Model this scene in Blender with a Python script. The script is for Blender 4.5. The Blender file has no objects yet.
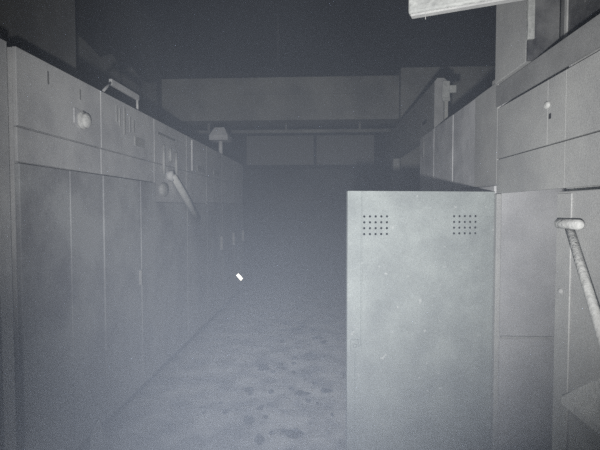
import bpy, bmesh, math, random
from mathutils import Vector, Matrix
C = bpy.context.scene.collection
SC = bpy.context.scene
random.seed(7)
PRM = dict(lx=-0.0653, ly=0.03, lz=1.33, ax=0.048, az=1.88, deg=88, en=385, s0=0.065, s1=0.0195, z0=0.2, z1=1.8852, amb=0.008, left=2.7, leftdoor=1.95, right=1.2664, door=0.8277, floor=2.2, concrete=1.6, cornice=3.0, white=0.6898)

# ------------------------------------------------------------------ camera
cam = bpy.data.cameras.new('camera'); cam.sensor_width = 36; cam.lens = 27; cam.clip_start = 0.02
co = bpy.data.objects.new('camera', cam); C.objects.link(co); SC.camera = co
co.location = (0, 0, 1.55)
co.rotation_euler = (math.pi/2 - math.atan(17/450), 0, math.atan(25/450))
# ------------------------------------------------------------------ world
w = bpy.data.worlds.new('world'); SC.world = w; w.use_nodes = True
w.node_tree.nodes['Background'].inputs[0].default_value = (0.55, 0.6, 1.0, 1)
w.node_tree.nodes['Background'].inputs[1].default_value = PRM['amb']
# ------------------------------------------------------------------ light: the hand torch carried beside the camera
def spot(name, loc, target, energy, deg, blend, radius, col):
    l = bpy.data.lights.new(name, 'SPOT'); l.energy = energy; l.spot_size = math.radians(deg)
    l.spot_blend = blend; l.shadow_soft_size = radius; l.color = col
    o = bpy.data.objects.new(name, l); C.objects.link(o); o.location = loc
    o.rotation_euler = (Vector(target) - Vector(loc)).to_track_quat('-Z', 'Y').to_euler()
    return o
spot('torch', (PRM['lx'], PRM['ly'], PRM['lz']), (PRM['ax'], 2.7, PRM['az']), PRM['en'], PRM['deg'], 1.0, 0.03, (0.975, 0.98, 0.975))
SC.view_settings.view_transform = 'Standard'
SC.view_settings.look = 'None'
SC.view_settings.exposure = 0.0
SC.view_settings.gamma = 1
SC.cycles.use_denoising = False
SC.cycles.volume_step_rate = 1.0
SC.cycles.volume_bounces = 1
SC.cycles.max_bounces = 6

# ------------------------------------------------------------------ materials
def nd(nt, t, **kw):
    n = nt.nodes.new(t)
    for k, v in kw.items(): setattr(n, k, v)
    return n
def dusty(name, light, dark, scale=6.0, contrast=(0.35, 0.65), rough=0.9, bump=0.15, speck=None, streak=False, fine=140.0, metallic=0.0, mul=1.0):
    light = tuple(min(0.95, c*mul) for c in light); dark = tuple(min(0.95, c*mul) for c in dark)
    m = bpy.data.materials.new(name); m.use_nodes = True; nt = m.node_tree
    b = nt.nodes['Principled BSDF']; b.inputs['Roughness'].default_value = rough
    b.inputs['Specular IOR Level'].default_value = 0.2; b.inputs['Metallic'].default_value = metallic
    tc = nd(nt, 'ShaderNodeTexCoord'); geo = nd(nt, 'ShaderNodeNewGeometry')
    mp = nd(nt, 'ShaderNodeMapping'); nt.links.new(geo.outputs['Position'], mp.inputs[0])
    if streak: mp.inputs['Scale'].default_value = (1, 1, 0.22)
    n1 = nd(nt, 'ShaderNodeTexNoise'); n1.inputs['Scale'].default_value = scale; n1.inputs['Detail'].default_value = 7; n1.inputs['Roughness'].default_value = 0.62
    nt.links.new(mp.outputs[0], n1.inputs['Vector'])
    r1 = nd(nt, 'ShaderNodeValToRGB'); r1.color_ramp.elements[0].position = contrast[0]; r1.color_ramp.elements[1].position = contrast[1]
    r1.color_ramp.elements[0].color = (*dark, 1); r1.color_ramp.elements[1].color = (*light, 1)
    nt.links.new(n1.outputs[0], r1.inputs[0])
    n2 = nd(nt, 'ShaderNodeTexNoise'); n2.inputs['Scale'].default_value = fine; n2.inputs['Detail'].default_value = 3
    nt.links.new(geo.outputs['Position'], n2.inputs['Vector'])
    mx = nd(nt, 'ShaderNodeMixRGB', blend_type='OVERLAY'); mx.inputs[0].default_value = 0.35
    nt.links.new(r1.outputs[0], mx.inputs[1]); nt.links.new(n2.outputs[0], mx.inputs[2])
    out = mx.outputs[0]
    if speck:
        v = nd(nt, 'ShaderNodeTexNoise'); v.inputs['Scale'].default_value = speck[1]; v.inputs['Detail'].default_value = 4
        nt.links.new(geo.outputs['Position'], v.inputs['Vector'])
        rr = nd(nt, 'ShaderNodeValToRGB'); rr.color_ramp.elements[0].position = speck[2]; rr.color_ramp.elements[1].position = speck[2] + 0.05
        nt.links.new(v.outputs[0], rr.inputs[0])
        m2 = nd(nt, 'ShaderNodeMixRGB'); nt.links.new(rr.outputs[0], m2.inputs[0])
        nt.links.new(out, m2.inputs[1]); m2.inputs[2].default_value = (*speck[0], 1); out = m2.outputs[0]
    nt.links.new(out, b.inputs['Base Color'])
    bp = nd(nt, 'ShaderNodeBump'); bp.inputs['Strength'].default_value = bump; bp.inputs['Distance'].default_value = 0.01
    nt.links.new(n2.outputs[0], bp.inputs['Height']); nt.links.new(bp.outputs[0], b.inputs['Normal'])
    return m
M = {}
M['left'] = dusty('grey_dust_on_paint', (0.28, 0.28, 0.28), (0.20, 0.20, 0.205), 3.0, mul=PRM['left'])
M['leftdoor'] = dusty('dusty_door_paint', (0.27, 0.275, 0.28), (0.15, 0.15, 0.16), 1.9, contrast=(0.33, 0.55), mul=PRM['leftdoor'])
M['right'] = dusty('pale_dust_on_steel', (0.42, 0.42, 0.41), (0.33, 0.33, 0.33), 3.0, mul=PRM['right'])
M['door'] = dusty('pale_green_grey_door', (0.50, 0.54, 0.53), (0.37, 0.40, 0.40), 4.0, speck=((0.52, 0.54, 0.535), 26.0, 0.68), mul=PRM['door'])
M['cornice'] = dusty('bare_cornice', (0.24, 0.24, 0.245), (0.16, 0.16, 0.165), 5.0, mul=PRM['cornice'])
M['rail'] = dusty('rail_steel', (0.34, 0.34, 0.34), (0.24, 0.24, 0.24), 5.0)
M['inner'] = dusty('cabinet_interior', (0.42, 0.42, 0.43), (0.30, 0.30, 0.31), 2.5, mul=PRM['right'])
M['dark'] = dusty('dark_steel', (0.06, 0.06, 0.065), (0.03, 0.03, 0.034), 5.0)
M['rivet'] = dusty('riveted_dark_plate', (0.22, 0.22, 0.22), (0.045, 0.045, 0.05), 3.2, contrast=(0.42, 0.7))
M['white'] = dusty('white_dust', (0.66, 0.67, 0.65), (0.50, 0.51, 0.50), 14.0, bump=0.5, fine=60, mul=PRM['white'])
M['chalk'] = dusty('chalky_white_dust', (0.72, 0.72, 0.70), (0.56, 0.56, 0.55), 14.0, bump=0.5, fine=60)
M['pale'] = dusty('pale_dust', (0.50, 0.50, 0.49), (0.38, 0.38, 0.38), 10.0)
M['concrete'] = dusty('sooty_concrete', (0.30, 0.30, 0.285), (0.17, 0.17, 0.165), 1.6, mul=PRM['concrete'])
M['sooty_post'] = dusty('sooty_post', (0.24, 0.24, 0.235), (0.15, 0.15, 0.15), 1.6)
M['wall'] = dusty('sooty_wall', (0.17, 0.17, 0.17), (0.06, 0.06, 0.063), 0.9, contrast=(0.4, 0.62))
M['ceil'] = dusty('black_soot', (0.030, 0.030, 0.034), (0.018, 0.018, 0.022), 0.8)
M['floor'] = dusty('dusty_floor', (0.42, 0.42, 0.415), (0.13, 0.13, 0.135), 4.2, contrast=(0.36, 0.62), bump=0.4, speck=((0.08, 0.08, 0.09), 8.0, 0.65), fine=70, mul=PRM['floor'])
M['flake'] = dusty('dark_flake', (0.10, 0.10, 0.105), (0.05, 0.05, 0.055), 9.0)
M['tin'] = dusty('scuffed_tin', (0.9, 0.9, 0.9), (0.85, 0.85, 0.85), 9.0, rough=0.3, metallic=1.0, bump=0.05)
M['paper'] = dusty('white_paper', (0.8, 0.8, 0.8), (0.7, 0.7, 0.7), 9.0)
def glass_mat():
    m = bpy.data.materials.new('dusty_glass'); m.use_nodes = True
    b = m.node_tree.nodes['Principled BSDF']; b.inputs['Base Color'].default_value = (0.40, 0.40, 0.40, 1); b.inputs['Roughness'].default_value = 0.6
    return m
M['glass'] = glass_mat()

# ------------------------------------------------------------------ helpers
def obj(name, bm, mat, parent=None, smooth=False):
    me = bpy.data.meshes.new(name)
    bmesh.ops.recalc_face_normals(bm, faces=bm.faces)
    if parent is not None: bmesh.ops.translate(bm, verts=bm.verts, vec=-Vector(ORIG[parent.name]))
    bm.to_mesh(me); bm.free(); me.materials.append(M[mat])
    if smooth:
        for p in me.polygons: p.use_smooth = True
    o = bpy.data.objects.new(name, me); C.objects.link(o)
    if parent is not None: o.parent = parent; ORIG[o.name] = ORIG[parent.name]
    return o
ORIG = {}
def thing(name, label, cat, loc, group=None):
    o = bpy.data.objects.new(name, None); C.objects.link(o); o.location = loc; o.empty_display_size = 0.1
    ORIG[o.name] = tuple(loc); o['label'] = label; o['category'] = cat
    if group: o['group'] = group
    return o
def tag(o, label, cat, group=None, kind=None):
    o['label'] = label; o['category'] = cat
    if group: o['group'] = group
    if kind: o['kind'] = kind
    return o
def struct(name, bm, mat):
    o = obj(name, bm, mat); o['kind'] = 'structure'; return o
def bx(bm, x0, x1, y0, y1, z0, z1, bev=0.0):
    r = bmesh.ops.create_cube(bm, size=1.0); vs = r['verts']
    bmesh.ops.transform(bm, matrix=Matrix.Translation(((x0+x1)/2, (y0+y1)/2, (z0+z1)/2)) @ Matrix.Diagonal((abs(x1-x0), abs(y1-y0), abs(z1-z0), 1)), verts=vs)
    if bev:
        es = list({e for v in vs for e in v.link_edges})
        bmesh.ops.bevel(bm, geom=es, offset=bev, segments=2, affect='EDGES', profile=0.5)
    return bm
def box(*a, **k): return bx(bmesh.new(), *a, **k)
def tube(bm, pts, r, seg=12, cap=True):
    pts = [Vector(p) for p in pts]; rings = []
    rs = r if isinstance(r, (list, tuple)) else [r]*len(pts)
    for i, p in enumerate(pts):
        d = (pts[min(i+1, len(pts)-1)] - pts[max(i-1, 0)]).normalized()
        a = d.orthogonal().normalized() if i == 0 else (a - d*a.dot(d)).normalized()
        b = d.cross(a)
        rings.append([bm.verts.new(p + rs[i]*(a*math.cos(t) + b*math.sin(t))) for t in (2*math.pi*k/seg for k in range(seg))])
    for q, s in zip(rings, rings[1:]):
        for k in range(seg): bm.faces.new((q[k], q[(k+1) % seg], s[(k+1) % seg], s[k]))
    if cap: bm.faces.new(rings[0]); bm.faces.new(rings[-1])
    return bm
def prism(bm, poly, axis, a, b):
    def P(u, v, t): return {'x': (t, u, v), 'y': (u, t, v), 'z': (u, v, t)}[axis]
    A = [bm.verts.new(P(u, v, a)) for u, v in poly]; B = [bm.verts.new(P(u, v, b)) for u, v in poly]
    bm.faces.new(A); bm.faces.new(list(reversed(B)))
    n = len(poly)
    for i in range(n): bm.faces.new((A[i], B[i], B[(i+1) % n], A[(i+1) % n]))
    return bm
def ball(bm, c, r, sx=1, sy=1, sz=1, seg=16):
    q = bmesh.ops.create_uvsphere(bm, u_segments=seg, v_segments=seg//2, radius=r)
    bmesh.ops.transform(bm, matrix=Matrix.Translation(c) @ Matrix.Diagonal((sx, sy, sz, 1)), verts=q['verts'])
    return bm

# ------------------------------------------------------------------ setting
struct('floor', box(-3.5, 3.7, -1.5, 14.2, -0.2, 0), 'floor')
struct('ceiling', box(-3.5, 3.7, -1.5, 14.2, 5.2, 5.4), 'ceil')
wl = bmesh.new()
ys = [-1.5 + i*0.35 for i in range(46)]
bx(wl, -3.5, -3.3, -1.5, 14.2, 0, 5.2)
# ragged plaster edge above the cabinets: thicker lower rendering broken along its top
prof = [(3.95, 0.3)] + [(4.2 + i*0.36, 3.72 + random.uniform(-0.16, 0.16) + 0.022*i) for i in range(13)] + [(8.6, 0.3)]
struct('wall_left', wl, 'wall')
struct('plaster_wall_section', prism(bmesh.new(), prof, 'x', -3.3, -3.22), 'concrete')
struct('wall_right', box(3.5, 3.7, -1.5, 14.2, 0, 5.2), 'wall')
struct('wall_back', box(-3.3, 3.5, 14.0, 14.2, 0, 5.2), 'wall')
struct('pillar', box(-3.3, -1.93, 1.6, 3.452, 0, 5.2, bev=0.02), 'sooty_post')
struct('pillar', box(1.46, 3.5, 8.9, 9.5, 0, 4.27, bev=0.02), 'concrete')
bb = bmesh.new()
bx(bb, -3.3, 1.45, 9.0, 9.5, 3.30, 4.15, bev=0.015); bx(bb, -1.75, 0.55, 8.97, 9.0, 3.80, 3.84)
bx(bb, -0.92, -0.86, 8.975, 9.0, 3.3, 4.14); bx(bb, -2.9, -2.1, 8.98, 9.0, 3.38, 3.9)
struct('ceiling_beam', bb, 'concrete')
# window band in the cross wall beyond the beam
wf = struct('window_1', box(-2.6, 1.6, 12.16, 12.3, 2.62, 3.62), 'dark')
fr = bmesh.new()
for x in (-2.16, -0.27, 1.34): bx(fr, x-0.035, x+0.035, 12.08, 12.18, 2.66, 3.58)
bx(fr, -2.2, 1.4, 12.08, 12.18, 2.62, 2.7); bx(fr, -2.2, 1.4, 12.08, 12.18, 3.5, 3.58)
f_ = obj('window_frame', fr, 'dark'); f_.parent = wf
for a, b in ((-2.12, -0.31), (-0.23, 1.30)):
    p_ = obj('pane', box(a, b, 12.13, 12.15, 2.71, 3.49), 'glass'); p_.parent = wf
struct('wall_back.001', box(-3.3, 3.5, 12.3, 12.45, 0, 5.2), 'wall')

# ------------------------------------------------------------------ haze hanging in the aisle
hb = box(-3.29, 3.49, -1.45, 12.0, 0.01, 5.19)
hz = obj('haze', hb, 'dark'); hz.data.materials.clear()
hm = bpy.data.materials.new('suspended_dust'); hm.use_nodes = True; nt = hm.node_tree
nt.nodes.remove(nt.nodes['Principled BSDF'])
vs = nd(nt, 'ShaderNodeVolumeScatter'); vs.inputs['Color'].default_value = (0.735, 0.82, 1.0, 1); vs.inputs['Anisotropy'].default_value = 0.0
geo = nd(nt, 'ShaderNodeNewGeometry'); sep = nd(nt, 'ShaderNodeSeparateXYZ'); nt.links.new(geo.outputs['Position'], sep.inputs[0])
mr = nd(nt, 'ShaderNodeMapRange'); mr.interpolation_type = 'SMOOTHSTEP'
for k, v in zip((1, 2, 3, 4), (PRM['z0'], PRM['z1'], PRM['s0'], PRM['s1'])): mr.inputs[k].default_value = v
nt.links.new(sep.outputs[2], mr.inputs[0])
nz = nd(nt, 'ShaderNodeTexNoise'); nz.inputs['Scale'].default_value = 1.1; nz.inputs['Detail'].default_value = 3
nt.links.new(geo.outputs['Position'], nz.inputs['Vector'])
m3 = nd(nt, 'ShaderNodeMapRange')
for k, v in zip((1, 2, 3, 4), (0.3, 0.7, 0.35, 1.65)): m3.inputs[k].default_value = v
nt.links.new(nz.outputs[0], m3.inputs[0])
mu = nd(nt, 'ShaderNodeMath', operation='MULTIPLY'); nt.links.new(mr.outputs[0], mu.inputs[0]); nt.links.new(m3.outputs[0], mu.inputs[1])
nt.links.new(mu.outputs[0], vs.inputs['Density'])
nt.links.new(vs.outputs[0], nt.nodes['Material Output'].inputs['Volume'])
hz.data.materials.append(hm)
tag(hz, 'bluish grey dust haze hanging through the whole aisle', 'haze', kind='stuff')

# ------------------------------------------------------------------ left row of switch cabinets
GL = 'switch cabinets along the left of the aisle'
LX = -1.5
def left_cabinet(y0, y1, label, split=None, door_top=1.77, panel_first=False, proud=0.0):
    yc = (y0+y1)/2; g = 0.004
    t = thing('switch_cabinet', label, 'cabinet', (LX-0.2, yc, 0), GL)
    obj('body', box(LX-0.4, LX-0.022, y0+0.002, y1-0.002, 0.09, 2.33), 'left', t)
    obj('plinth', box(LX-0.38, LX-0.05, y0+0.004, y1-0.004, 0.0, 0.089), 'dark', t)
    obj('header_panel', box(LX-0.021, LX, y0+g, y1-g, 1.955, 2.335, bev=0.003), 'left', t)
    obj('cross_panel', box(LX-0.021, LX-0.004, y0+g, y1-g, door_top+0.008, 1.947, bev=0.003), 'left', t)
    d0, d1 = y0+g, y1-g
    if split:
        if panel_first: s0, s1, d0 = d0, split-0.003, split+0.003
        else: s0, s1, d1 = split+0.003, d1, split-0.003
        obj('side_panel', box(LX-0.021, LX+0.006+proud, s0, s1, 0.1, door_top, bev=0.003), 'leftdoor', t)
    dr = bmesh.new(); bx(dr, LX-0.021, LX+0.004+proud, d0, d1, 0.1, door_top, bev=0.004)
    d = obj('door', dr, 'leftdoor', t)
    return t, d
# near post at the picture's edge
t = thing('switch_cabinet', 'dim cabinet nearest on the left, only its end post showing', 'cabinet', (-1.8, 1.5, 0), GL)
obj('body', box(-1.9, -1.56, 0.9, 2.06, 0.09, 2.30), 'left', t)
obj('corner_post', box(-1.56, -1.49, 1.98, 2.06, 0.0, 2.33, bev=0.004), 'left', t)
obj('door', box(-1.56, -1.53, 0.92, 1.97, 0.1, 2.28, bev=0.004), 'leftdoor', t)
obj('plinth', box(-1.88, -1.57, 0.92, 2.04, 0, 0.089), 'dark', t)

cA, dA = left_cabinet(2.13, 2.96, 'grey cabinet with a white round knob on its header, nearest full cabinet on the left', 2.57)
for (y, z, h) in ((2.385, 2.255, 0.035), (2.705, 2.245, 0.03)):
    obj('slot', box(-1.501, -1.497, y-0.007, y+0.007, z-h, z+h), 'rail', cA)
kb = bmesh.new(); tube(kb, [(-1.5, 2.715, 2.09), (-1.48, 2.715, 2.09)], 0.055, 20); ball(kb, (-1.475, 2.73, 2.09), 0.04, 0.6, 1, 1.15)
k = obj('round_knob', kb, 'chalk', cA, True); k['label'] = 'white dusty round knob'
obj('knob_plate', box(-1.502, -1.494, 2.63, 2.69, 2.06, 2.15, bev=0.002), 'cornice', cA)

cB, dB = left_cabinet(2.96, 3.9, 'grey cabinet with pale label strips and a U-shaped rail on top', 3.57, proud=0.006)
for (y, z0, z1, wd) in ((3.19, 2.17, 2.29, .02), (3.24, 2.15, 2.28, .018), (3.32, 2.10, 2.30, .03), (3.41, 2.13, 2.25, .02), (3.48, 2.14, 2.24, .03)):
    obj('label_strip', box(-1.501, -1.496, y-wd/2, y+wd/2, z0, z1, bev=0.001), 'pale', cB)
k = obj('name_plate', box(-1.501, -1.494, 3.49, 3.68, 2.045, 2.115, bev=0.003), 'pale', cB); k['label'] = 'pale blank name plate'
hb_ = bmesh.new(); bx(hb_, -1.496, -1.47, 3.52, 3.55, 0.93, 1.05, bev=0.006); obj('handle', hb_, 'pale', dB)
# rail
rl = bmesh.new()
r0 = thing('rail_bracket', 'tilted U-shaped metal rail standing on the second left cabinet top', 'rail', (-1.5, 3.27, 2.335))
bar = bmesh.new(); bx(bar, -1.56, -1.535, 3.20, 3.68, 2.437, 2.482, bev=0.004); obj('top_bar', bar, 'left', r0)
obj('leg', tube(bmesh.new(), [(-1.545, 3.06, 2.343), (-1.5475, 3.205, 2.455)], 0.010, 8), 'left', r0, True)
obj('leg', tube(bmesh.new(), [(-1.5475, 3.665, 2.337), (-1.5475, 3.665, 2.44)], 0.010, 8), 'left', r0, True)

cC, dC = left_cabinet(3.9, 4.82, 'grey cabinet with a slanting pale lever, third full cabinet on the left', None, 1.60)
obj('slot', box(-1.501, -1.496, 3.98, 4.45, 2.215, 2.235), 'rail', cC)
for (y, z0, z1) in ((4.09, 1.86, 2.13), (4.27, 2.0, 2.12), (4.44, 1.86, 2.10)):
    obj('guide_rod', tube(bmesh.new(), [(-1.485, y, z0), (-1.485, y, z1)], 0.014, 10), 'pale', cC, True)
lv = bmesh.new(); tube(lv, [(-1.46, 4.27, 1.86), (-1.44, 4.55, 1.68), (-1.43, 4.98, 1.42)], [0.03, 0.036, 0.036], 14)
k = obj('lever', lv, 'chalk', cC, True); k['label'] = 'slanting white dusty lever'
ps = bmesh.new(); ball(ps, (-1.49, 4.1, 1.72), 0.075, 0.45, 1.3, 0.9); obj('lever_boss', ps, 'pale', cC, True)
ps = bmesh.new(); tube(ps, [(-1.505, 4.27, 1.86), (-1.455, 4.27, 1.86)], 0.05, 16); obj('lever_pivot', ps, 'left', cC, True)

cD, dD = left_cabinet(4.82, 5.65, 'hazy grey cabinet with one pale plate on its header', None, 1.60)
obj('name_plate', box(-1.501, -1.494, 5.22, 5.55, 1.985, 2.05, bev=0.003), 'pale', cD)
obj('stiffener', box(-1.50, -1.485, 5.0, 5.03, 1.97, 2.31), 'left', cD)
cE, dE = left_cabinet(5.65, 6.5, 'hazy cabinet with the hooded lamp standing on its far end', None, 1.62)
obj('name_plate', box(-1.501, -1.494, 6.0, 6.3, 2.0, 2.06, bev=0.003), 'pale', cE)
obj('handle', box(-1.496, -1.46, 6.35, 6.40, 0.95, 1.15, bev=0.006), 'pale', dE)
cF, dF = left_cabinet(6.5, 7.35, 'dim hazy cabinet between the hooded lamp and the bright tag', None, 1.62)
obj('handle', box(-1.496, -1.46, 7.2, 7.25, 0.95, 1.15, bev=0.006), 'pale', dF)
cG, dG = left_cabinet(7.35, 8.2, 'farthest hazy cabinet of the left row, with the bright tag', None, 1.62)
obj('handle', box(-1.496, -1.46, 8.05, 8.10, 0.95, 1.15, bev=0.006), 'pale', dG)
tg = bmesh.new(); bx(tg, -0.028, 0.028, -0.005, 0.005, -0.06, 0.06, bev=0.003)
bmesh.ops.transform(tg, matrix=Matrix.Translation((-1.42, 7.40, 0.40)) @ Matrix.Rotation(math.radians(10.8), 4, 'Z') @ Matrix.Rotation(math.radians(-7), 4, 'X') @ Matrix.Rotation(math.radians(-42), 4, 'Y') , verts=tg.verts)
tag(obj('metal_tag', tg, 'tin'), 'tiny bright metal tag low on the farthest left cabinet', 'tag')

# hooded lamp
t = thing('hooded_lamp', 'small pale hooded lamp on a thin post above the left cabinets', 'lamp', (-1.62, 6.58, 2.335))
obj('post', tube(bmesh.new(), [(-1.535, 6.58, 2.336), (-1.535, 6.58, 2.56)], 0.03, 10), 'left', t, True)
hd = bmesh.new()
q = [[bm_v for bm_v in [hd.verts.new((-1.535 + sx*a, 6.58 + sy*a, z)) for sx, sy in ((-1, -1), (1, -1), (1, 1), (-1, 1))]] for a, z in ((0.135, 2.53), (0.135, 2.60), (0.075, 2.71), (0.07, 2.72))]
for a, b in zip(q, q[1:]):
    for i in range(4): hd.faces.new((a[i], a[(i+1) % 4], b[(i+1) % 4], b[i]))
hd.faces.new(q[0]); hd.faces.new(q[-1])
obj('lamp_shade', hd, 'cornice', t)

# ------------------------------------------------------------------ right row
GR = 'steel cabinets along the right of the aisle'
RX = 1.07
# nearest: door ajar with a ledge
t = thing('steel_cabinet', 'pale cabinet nearest on the right, its raised door with a dusty ledge', 'cabinet', (1.4, 1.6, 0), GR)
obj('body', box(RX+0.02, 1.75, 1.0, 2.08, 0.09, 2.30), 'right', t)
obj('plinth', box(RX+0.05, 1.73, 1.02, 2.07, 0.0, 0.089), 'dark', t)
obj('header_panel', box(RX, RX+0.019, 1.0, 2.0845, 1.855, 2.165, bev=0.001), 'right', t)
obj('cross_panel', box(RX, RX+0.019, 1.0, 2.0845, 1.64, 1.848, bev=0.001), 'right', t)
d = obj('door', box(RX-0.04, RX+0.019, 1.05, 2.055, 0.1, 1.622, bev=0.005), 'right', t)
obj('door_stile', box(RX-0.047, RX-0.0405, 1.935, 2.05, 0.11, 1.612, bev=0.002), 'right', d)
lg = bmesh.new()
L1 = [lg.verts.new(p) for p in ((1.0295, 1.905, 0.79), (0.985, 1.905, 0.765), (0.985, 1.905, 0.735), (1.0295, 1.905, 0.735))]
L2 = [lg.verts.new(p) for p in ((1.0295, 1.06, 1.36), (0.985, 1.06, 0.78), (0.985, 1.06, 0.74), (1.0295, 1.06, 0.74))]
lg.faces.new(L1); lg.faces.new(L2[::-1])
for i in range(4): lg.faces.new((L1[i], L2[i], L2[(i+1) % 4], L1[(i+1) % 4]))
k = obj('ledge', lg, 'chalk', d); k['label'] = 'slanting ledge covered in pale dust'
kn = bmesh.new(); ball(kn, (RX-0.045, 2.0, 1.19), 0.014); obj('lock', kn, 'pale', d, True)

# second: hollow, its perforated door swung wide open
t = thing('steel_cabinet', 'pale cabinet standing open, with the wide perforated door hinged on it', 'cabinet', (1.4, 2.5, 0), GR)
cb = bmesh.new(); Y0, Y1 = 2.085, 2.885
bx(cb, RX+0.02, 1.75, Y0, Y0+0.02, 0.03, 2.30); bx(cb, RX+0.02, 1.75, Y1-0.02, Y1, 0.03, 2.30)
bx(cb, 1.73, 1.75, Y0+0.02, Y1-0.02, 0.03, 2.30); bx(cb, RX+0.02, 1.73, Y0+0.02, Y1-0.02, 0.03, 0.045); bx(cb, RX+0.02, 1.73, Y0+0.02, Y1-0.02, 2.28, 2.30)
obj('body', cb, 'inner', t)
obj('plinth', box(RX+0.05, 1.73, Y0+0.01, Y1-0.01, 0.0, 0.029), 'dark', t)
obj('header_panel', box(RX, RX+0.019, 2.251, 2.885, 1.855, 2.165, bev=0.001), 'right', t)
obj('header_panel', box(RX, RX+0.019, 2.0855, 2.249, 1.855, 2.165, bev=0.001), 'right', t)
obj('cross_panel', box(RX, RX+0.019, 2.0855, 2.885, 1.640, 1.848, bev=0.001), 'right', t)
obj('corner_post', box(RX-0.012, RX+0.019, 2.845, 2.885, 0.0, 1.638, bev=0.004), 'right', t)
k = obj('inner_rail', box(RX+0.03, 1.72, 2.845, 2.864, 0.735, 0.75, bev=0.003), 'pale', t); k['label'] = 'thin pale rail across the inside wall'
bl = bmesh.new(); ball(bl, (RX-0.004, 2.25, 2.045), 0.024, 0.5, 1, 0.7); obj('bolt', bl, 'chalk', t, True)
obj('bolt_hole', box(RX-0.002, RX+0.001, 2.215, 2.235, 1.975, 2.0), 'dark', t)
# rail running over both
cr = bmesh.new()
prism(cr, [(RX-0.012, 2.175), (RX-0.012, 2.30), (RX+0.03, 2.312), (RX+0.25, 2.312), (RX+0.25, 2.302), (RX+0.0, 2.302), (RX+0.0, 2.175)], 'y', 1.0, 2.885)
tag(obj('cornice_rail', cr, 'rail'), 'dark steel rail capping the two nearest cabinets on the right', 'rail')
# third: closed, behind the open door
t3 = thing('steel_cabinet', 'closed pale cabinet seen just above the open perforated door', 'cabinet', (1.4, 3.4, 0), GR)
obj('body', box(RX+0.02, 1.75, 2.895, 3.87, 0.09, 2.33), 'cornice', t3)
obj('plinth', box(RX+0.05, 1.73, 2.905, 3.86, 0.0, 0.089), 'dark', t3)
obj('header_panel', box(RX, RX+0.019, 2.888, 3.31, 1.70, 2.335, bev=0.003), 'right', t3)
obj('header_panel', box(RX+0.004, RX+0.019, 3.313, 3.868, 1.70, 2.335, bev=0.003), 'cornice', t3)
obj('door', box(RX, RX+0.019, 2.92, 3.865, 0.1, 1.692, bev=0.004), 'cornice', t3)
# the door itself: sheet with two grids of holes
W, Z0, Z1 = 0.945, 0.02, 1.652
def perforated(W, H, grids, step, r, th):
    bm = bmesh.new()
    xs = {0.0, W}; zs = {0.0, H}
    for gx, gz, nx, nz in grids:
        xs |= {gx + i*step for i in range(nx+1)}; zs |= {gz + i*step for i in range(nz+1)}
    xs = sorted(xs); zs = sorted(zs); cache = {}
    def V(x, z, y=0):
        k = (round(x, 5), round(z, 5), y)
        if k not in cache: cache[k] = bm.verts.new((x, y, z))
        return cache[k]
    def hole(xa, xb, za, zb):
        xm, zm = (xa+xb)/2, (za+zb)/2
        for gx, gz, nx, nz in grids:
            if gx-1e-6 < xm < gx+nx*step and gz-1e-6 < zm < gz+nz*step: return True
        return False
    for xa, xb in zip(xs, xs[1:]):
        for za, zb in zip(zs, zs[1:]):
            for y in (0.0, th):
                if hole(xa, xb, za, zb):
                    xm, zm = (xa+xb)/2, (za+zb)/2
                    out = [V(xa, za, y), V(xm, za, y), V(xb, za, y), V(xb, zm, y), V(xb, zb, y), V(xm, zb, y), V(xa, zb, y), V(xa, zm, y)]
                    ins = [bm.verts.new((xm + r*math.cos(a), y, zm + r*math.sin(a))) for a in (math.radians(-135 + 45*i) for i in range(8))]
                    for i in range(8): bm.faces.new((out[i], out[(i+1) % 8], ins[(i+1) % 8], ins[i]))
                    if y == 0.0: prev = ins
                    else:
                        for i in range(8): bm.faces.new((prev[i], prev[(i+1) % 8], ins[(i+1) % 8], ins[i]))
                else: bm.faces.new((V(xa, za, y), V(xb, za, y), V(xb, zb, y), V(xa, zb, y)))
    # rim
    for e in [e for e in bm.edges if e.is_boundary]: pass
    return bm
H = Z1 - Z0; st = 0.0355
sheet = perforated(W, H, [(0.085, H-0.135-4*st, 5, 4), (0.66, H-0.135-4*st, 5, 4)], st, 0.0075, 0.002)
bx(sheet, 0, 0.004, 0.0005, 0.03, 0, H); bx(sheet, W-0.004, W, 0.0005, 0.03, 0, H); bx(sheet, 0, W, 0.0005, 0.03, H-0.004, H); bx(sheet, 0, W, 0.0005, 0.03, 0, 0.004)
ang = math.atan2(0.19, 0.93)
Md = Matrix.Translation((0.135, 2.70, Z0)) @ Matrix.Rotation(ang, 4, 'Z')
def placed(bm): bmesh.ops.transform(bm, matrix=Md, verts=bm.verts); return bm
d = obj('door', placed(sheet), 'door', t); d['label'] = 'wide open pale green-grey door with two grids of round holes'
cr = bmesh.new(); bx(cr, 0.082, 0.090, -0.008, 0.0, 0.70, H-0.004, bev=0.0015); bx(cr, 0.040, 0.090, -0.008, 0.0, 0.66, 0.695, bev=0.0015)
bx(cr, 0.046, 0.054, -0.007, 0.0, 0.004, 0.655, bev=0.001)
obj('pressed_crease', placed(cr), 'door', d)
la = bmesh.new(); bx(la, 0.02, 0.07, -0.012, -0.0, 0.665, 0.735, bev=0.004); ball(la, (0.045, -0.012, 0.70), 0.013)
obj('latch', placed(la), 'door', d, False)
for z in (0.2, 1.35):
    hg = bmesh.new(); tube(hg, [(W+0.004, 0.006, z), (W+0.004, 0.006, z+0.11)], 0.009, 10)
    obj('hinge', placed(hg), 'right', d, True)
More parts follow.
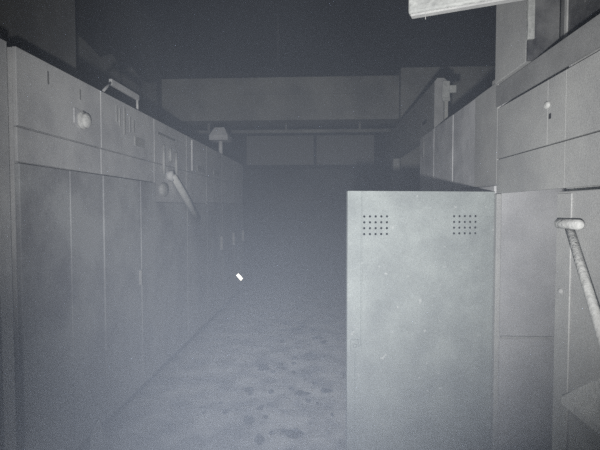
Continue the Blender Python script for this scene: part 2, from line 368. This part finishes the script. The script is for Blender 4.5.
# two more beyond it
t = thing('steel_cabinet', 'hazy grey cabinet under the front end of the cable duct', 'cabinet', (1.4, 4.2, 0), GR)
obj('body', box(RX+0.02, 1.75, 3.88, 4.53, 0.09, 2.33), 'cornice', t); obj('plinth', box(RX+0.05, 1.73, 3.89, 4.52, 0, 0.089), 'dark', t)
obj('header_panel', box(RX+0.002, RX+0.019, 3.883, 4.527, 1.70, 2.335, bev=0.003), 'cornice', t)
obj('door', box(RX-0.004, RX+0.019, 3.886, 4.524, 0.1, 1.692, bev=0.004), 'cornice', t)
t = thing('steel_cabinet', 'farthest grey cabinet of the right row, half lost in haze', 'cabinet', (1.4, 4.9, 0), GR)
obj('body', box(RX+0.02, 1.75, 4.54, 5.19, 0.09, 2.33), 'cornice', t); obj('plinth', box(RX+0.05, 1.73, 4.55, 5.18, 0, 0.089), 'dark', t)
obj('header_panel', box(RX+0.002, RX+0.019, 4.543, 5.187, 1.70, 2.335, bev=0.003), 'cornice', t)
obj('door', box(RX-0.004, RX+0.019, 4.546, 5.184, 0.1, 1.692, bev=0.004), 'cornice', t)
obj('label_strip', box(RX-0.003, RX+0.003, 4.98, 5.02, 2.1, 2.27), 'pale', t)

# small block on the cabinet edge
tag(obj('small_block', box(1.085, 1.15, 2.93, 3.03, 2.3355, 2.375, bev=0.004), 'pale'), 'small pale block on the cabinet top beside the tall steel post', 'block')
# cable duct above the right row
t = thing('cable_duct', 'hazy grey cable duct with a pale flanged end above the right cabinets', 'duct', (1.2, 5.4, 2.34))
dk = bmesh.new(); prism(dk, [(1.08, 2.34), (1.08, 2.80), (1.105, 2.835), (1.17, 2.835), (1.20, 2.81), (1.20, 2.34)], 'y', 4.57, 7.6)
obj('casing', dk, 'rail', t)
fl = bmesh.new(); bx(fl, 1.15, 1.225, 4.545, 4.569, 2.61, 2.80, bev=0.006); bx(fl, 1.215, 1.285, 4.53, 4.568, 2.68, 2.755, bev=0.008); bx(fl, 1.155, 1.225, 4.53, 4.566, 2.60, 2.635, bev=0.005)
k = obj('end_flange', fl, 'white', t); k['label'] = 'pale flanged end'
obj('stand', box(1.165, 1.20, 4.51, 4.565, 2.336, 2.60, bev=0.004), 'concrete', t)
obj('notch', box(1.077, 1.082, 4.9, 5.1, 2.46, 2.50), 'dark', t)
cs = bmesh.new(); bx(cs, 1.09, 1.19, 7.3, 7.55, 0, 2.339); obj('leg', cs, 'concrete', t)

# tall post and riveted upper plates
pt = thing('steel_post', 'tall pale steel post rising behind the right cabinets, with a bright edge strip', 'post', (1.2, 2.7, 2.313))
obj('body', box(1.045, 1.205, 2.44, 2.87, 2.3135, 5.0, bev=0.004), 'right', pt)
obj('edge_strip', box(1.04, 1.075, 2.41, 2.4395, 2.42, 5.0, bev=0.003), 'white', pt)
ep = bmesh.new(); bx(ep, 1.077, 1.205, 2.428, 2.4395, 2.3135, 5.0); bx(ep, 1.046, 1.0765, 2.428, 2.4395, 2.3135, 2.419)
obj('end_plate', ep, 'rivet', pt)
rp = thing('riveted_plate', 'dark riveted steel plating above the rail at upper right', 'plate', (1.25, 1.8, 2.3135))
pl = box(1.215, 1.23, 1.1, 2.44, 2.3135, 5.0, bev=0.003)
for i in range(8):
    for y in (1.2, 1.75, 2.22, 2.34): ball(pl, (1.215, y, 2.42 + i*0.21 + (0.1 if y == 2.22 else 0)), 0.009, 0.6, 1, 1, 8)
obj('plate', pl, 'rivet', rp)
obj('seam_strip', box(1.206, 1.2145, 2.36, 2.385, 2.3135, 5.0, bev=0.002), 'pale', rp)

# T-handled pole
t = thing('handled_pole', 'white dusted T-handled pole leaning on the nearest right cabinet', 'pole', (0.89, 0.8, 0))
sh = bmesh.new(); tube(sh, [(1.0, 1.900, 1.465), (0.975, 1.655, 1.15), (0.89, 0.80, 0.012)], [0.0165, 0.0175, 0.0175], 14)
obj('shaft', sh, 'chalk', t, True)
gp = bmesh.new(); tube(gp, [(1.0, 1.815, 1.484), (1.0, 1.828, 1.484), (1.0, 1.985, 1.484), (1.0, 1.998, 1.484)], [0.011, 0.0205, 0.0205, 0.011], 16)
obj('grip', gp, 'chalk', t, True)

# ceiling lamp housing, top right
t = thing('strip_light', 'white dust-caked strip light hanging crooked at the top', 'ceiling light', (0.6, 2.1, 2.5))
A = Vector((0.356, 2.0, 2.383)); B = Vector((0.975, 1.765, 2.383)); dv = (B-A).normalized(); nv = Vector((-dv.y, dv.x, 0))
def along(bm):
    m = Matrix(((dv.x, nv.x, 0, A.x), (dv.y, nv.y, 0, A.y), (dv.z, 0, 1, A.z), (0, 0, 0, 1))); bmesh.ops.transform(bm, matrix=m, verts=bm.verts); return bm
Ln = (B-A).length
obj('housing', along(box(0, Ln, 0.0, 0.045, 0.006, 0.20, bev=0.010)), 'white', t)
obj('diffuser', along(box(0.01, Ln-0.01, 0.006, 0.04, -0.004, 0.0055, bev=0.002)), 'pale', t)
for s in (0.12, Ln-0.12):
    obj('hanger', along(tube(bmesh.new(), [(s, 0.022, 0.20), (s, 0.022, 5.2-A.z-0.002)], 0.005, 8)), 'dark', t)
obj('dangling_thread', along(tube(bmesh.new(), [(0.072, 0.002, 0.01), (0.074, 0.002, -0.03)], 0.0015, 6)), 'pale', t)

# pipe under the beam
pp = bmesh.new(); tube(pp, [(-3.2, 9.25, 3.12), (1.40, 9.25, 3.12)], 0.04, 12)
for x in (-2.4, -0.8, 0.7): bx(pp, x-0.02, x+0.02, 9.23, 9.27, 3.15, 3.30)
tag(obj('pipe', pp, 'concrete', None, True), 'thin horizontal pipe slung under the far concrete beam', 'pipe')
# hanging cable
tag(obj('hanging_cable', tube(bmesh.new(), [(-0.88, 8.4, 5.195), (-0.87, 8.4, 4.7), (-0.88, 8.4, 4.25)], 0.02, 8), 'wall', None, True), 'thin cable hanging down from the dark ceiling', 'cable')
# curled wire on the left wall
cw = [(-3.2, 7.0 + 0.10*math.cos(a) - 0.1, 3.45 + (0.12*math.sin(a) if a < 0 else 0.45*a/1.5)) for a in [-2.6 + 0.3*i for i in range(14)]]
tag(obj('curled_wire', tube(bmesh.new(), cw, 0.012, 8), 'dark', None, True), 'curled dark wire on the broken plaster at left', 'wire')

# paper scrap at the foot of the left cabinets
pc = bmesh.new()
vv = [pc.verts.new(p) for p in ((-1.47, 2.68, 0.002), (-1.42, 2.83, 0.002), (-1.487, 2.83, 0.16), (-1.49, 2.74, 0.11))]
pc.faces.new(vv)
r = bmesh.ops.extrude_face_region(pc, geom=list(pc.faces)); bmesh.ops.translate(pc, verts=[v for v in r['geom'] if isinstance(v, bmesh.types.BMVert)], vec=(0.004, -0.001, 0))
tag(obj('paper_scrap', pc, 'chalk'), 'pale paper scrap leaning on the foot of the nearest left cabinet', 'paper')

# flakes of debris on the floor
for i in range(46):
    y = 2.9 + 3.6*random.random()**1.3; x = random.gauss(-0.35, 0.38)
    x = max(-1.3, min(0.55, x)); s = random.uniform(0.012, 0.06)
    if y < 3.1 and x > 0: continue
    b = bmesh.new(); n = random.randint(5, 8)
    prism(b, [(x + s*random.uniform(.4, 1.5)*math.cos(2*math.pi*k/n), y + s*1.3*random.uniform(.4, 1.5)*math.sin(2*math.pi*k/n)) for k in range(n)], 'z', 0.0005, random.uniform(0.004, 0.014))
    tag(obj('floor_flake', b, 'flake'), 'dark flake of debris lying on the dusty aisle floor', 'debris', 'debris flakes on the aisle floor')
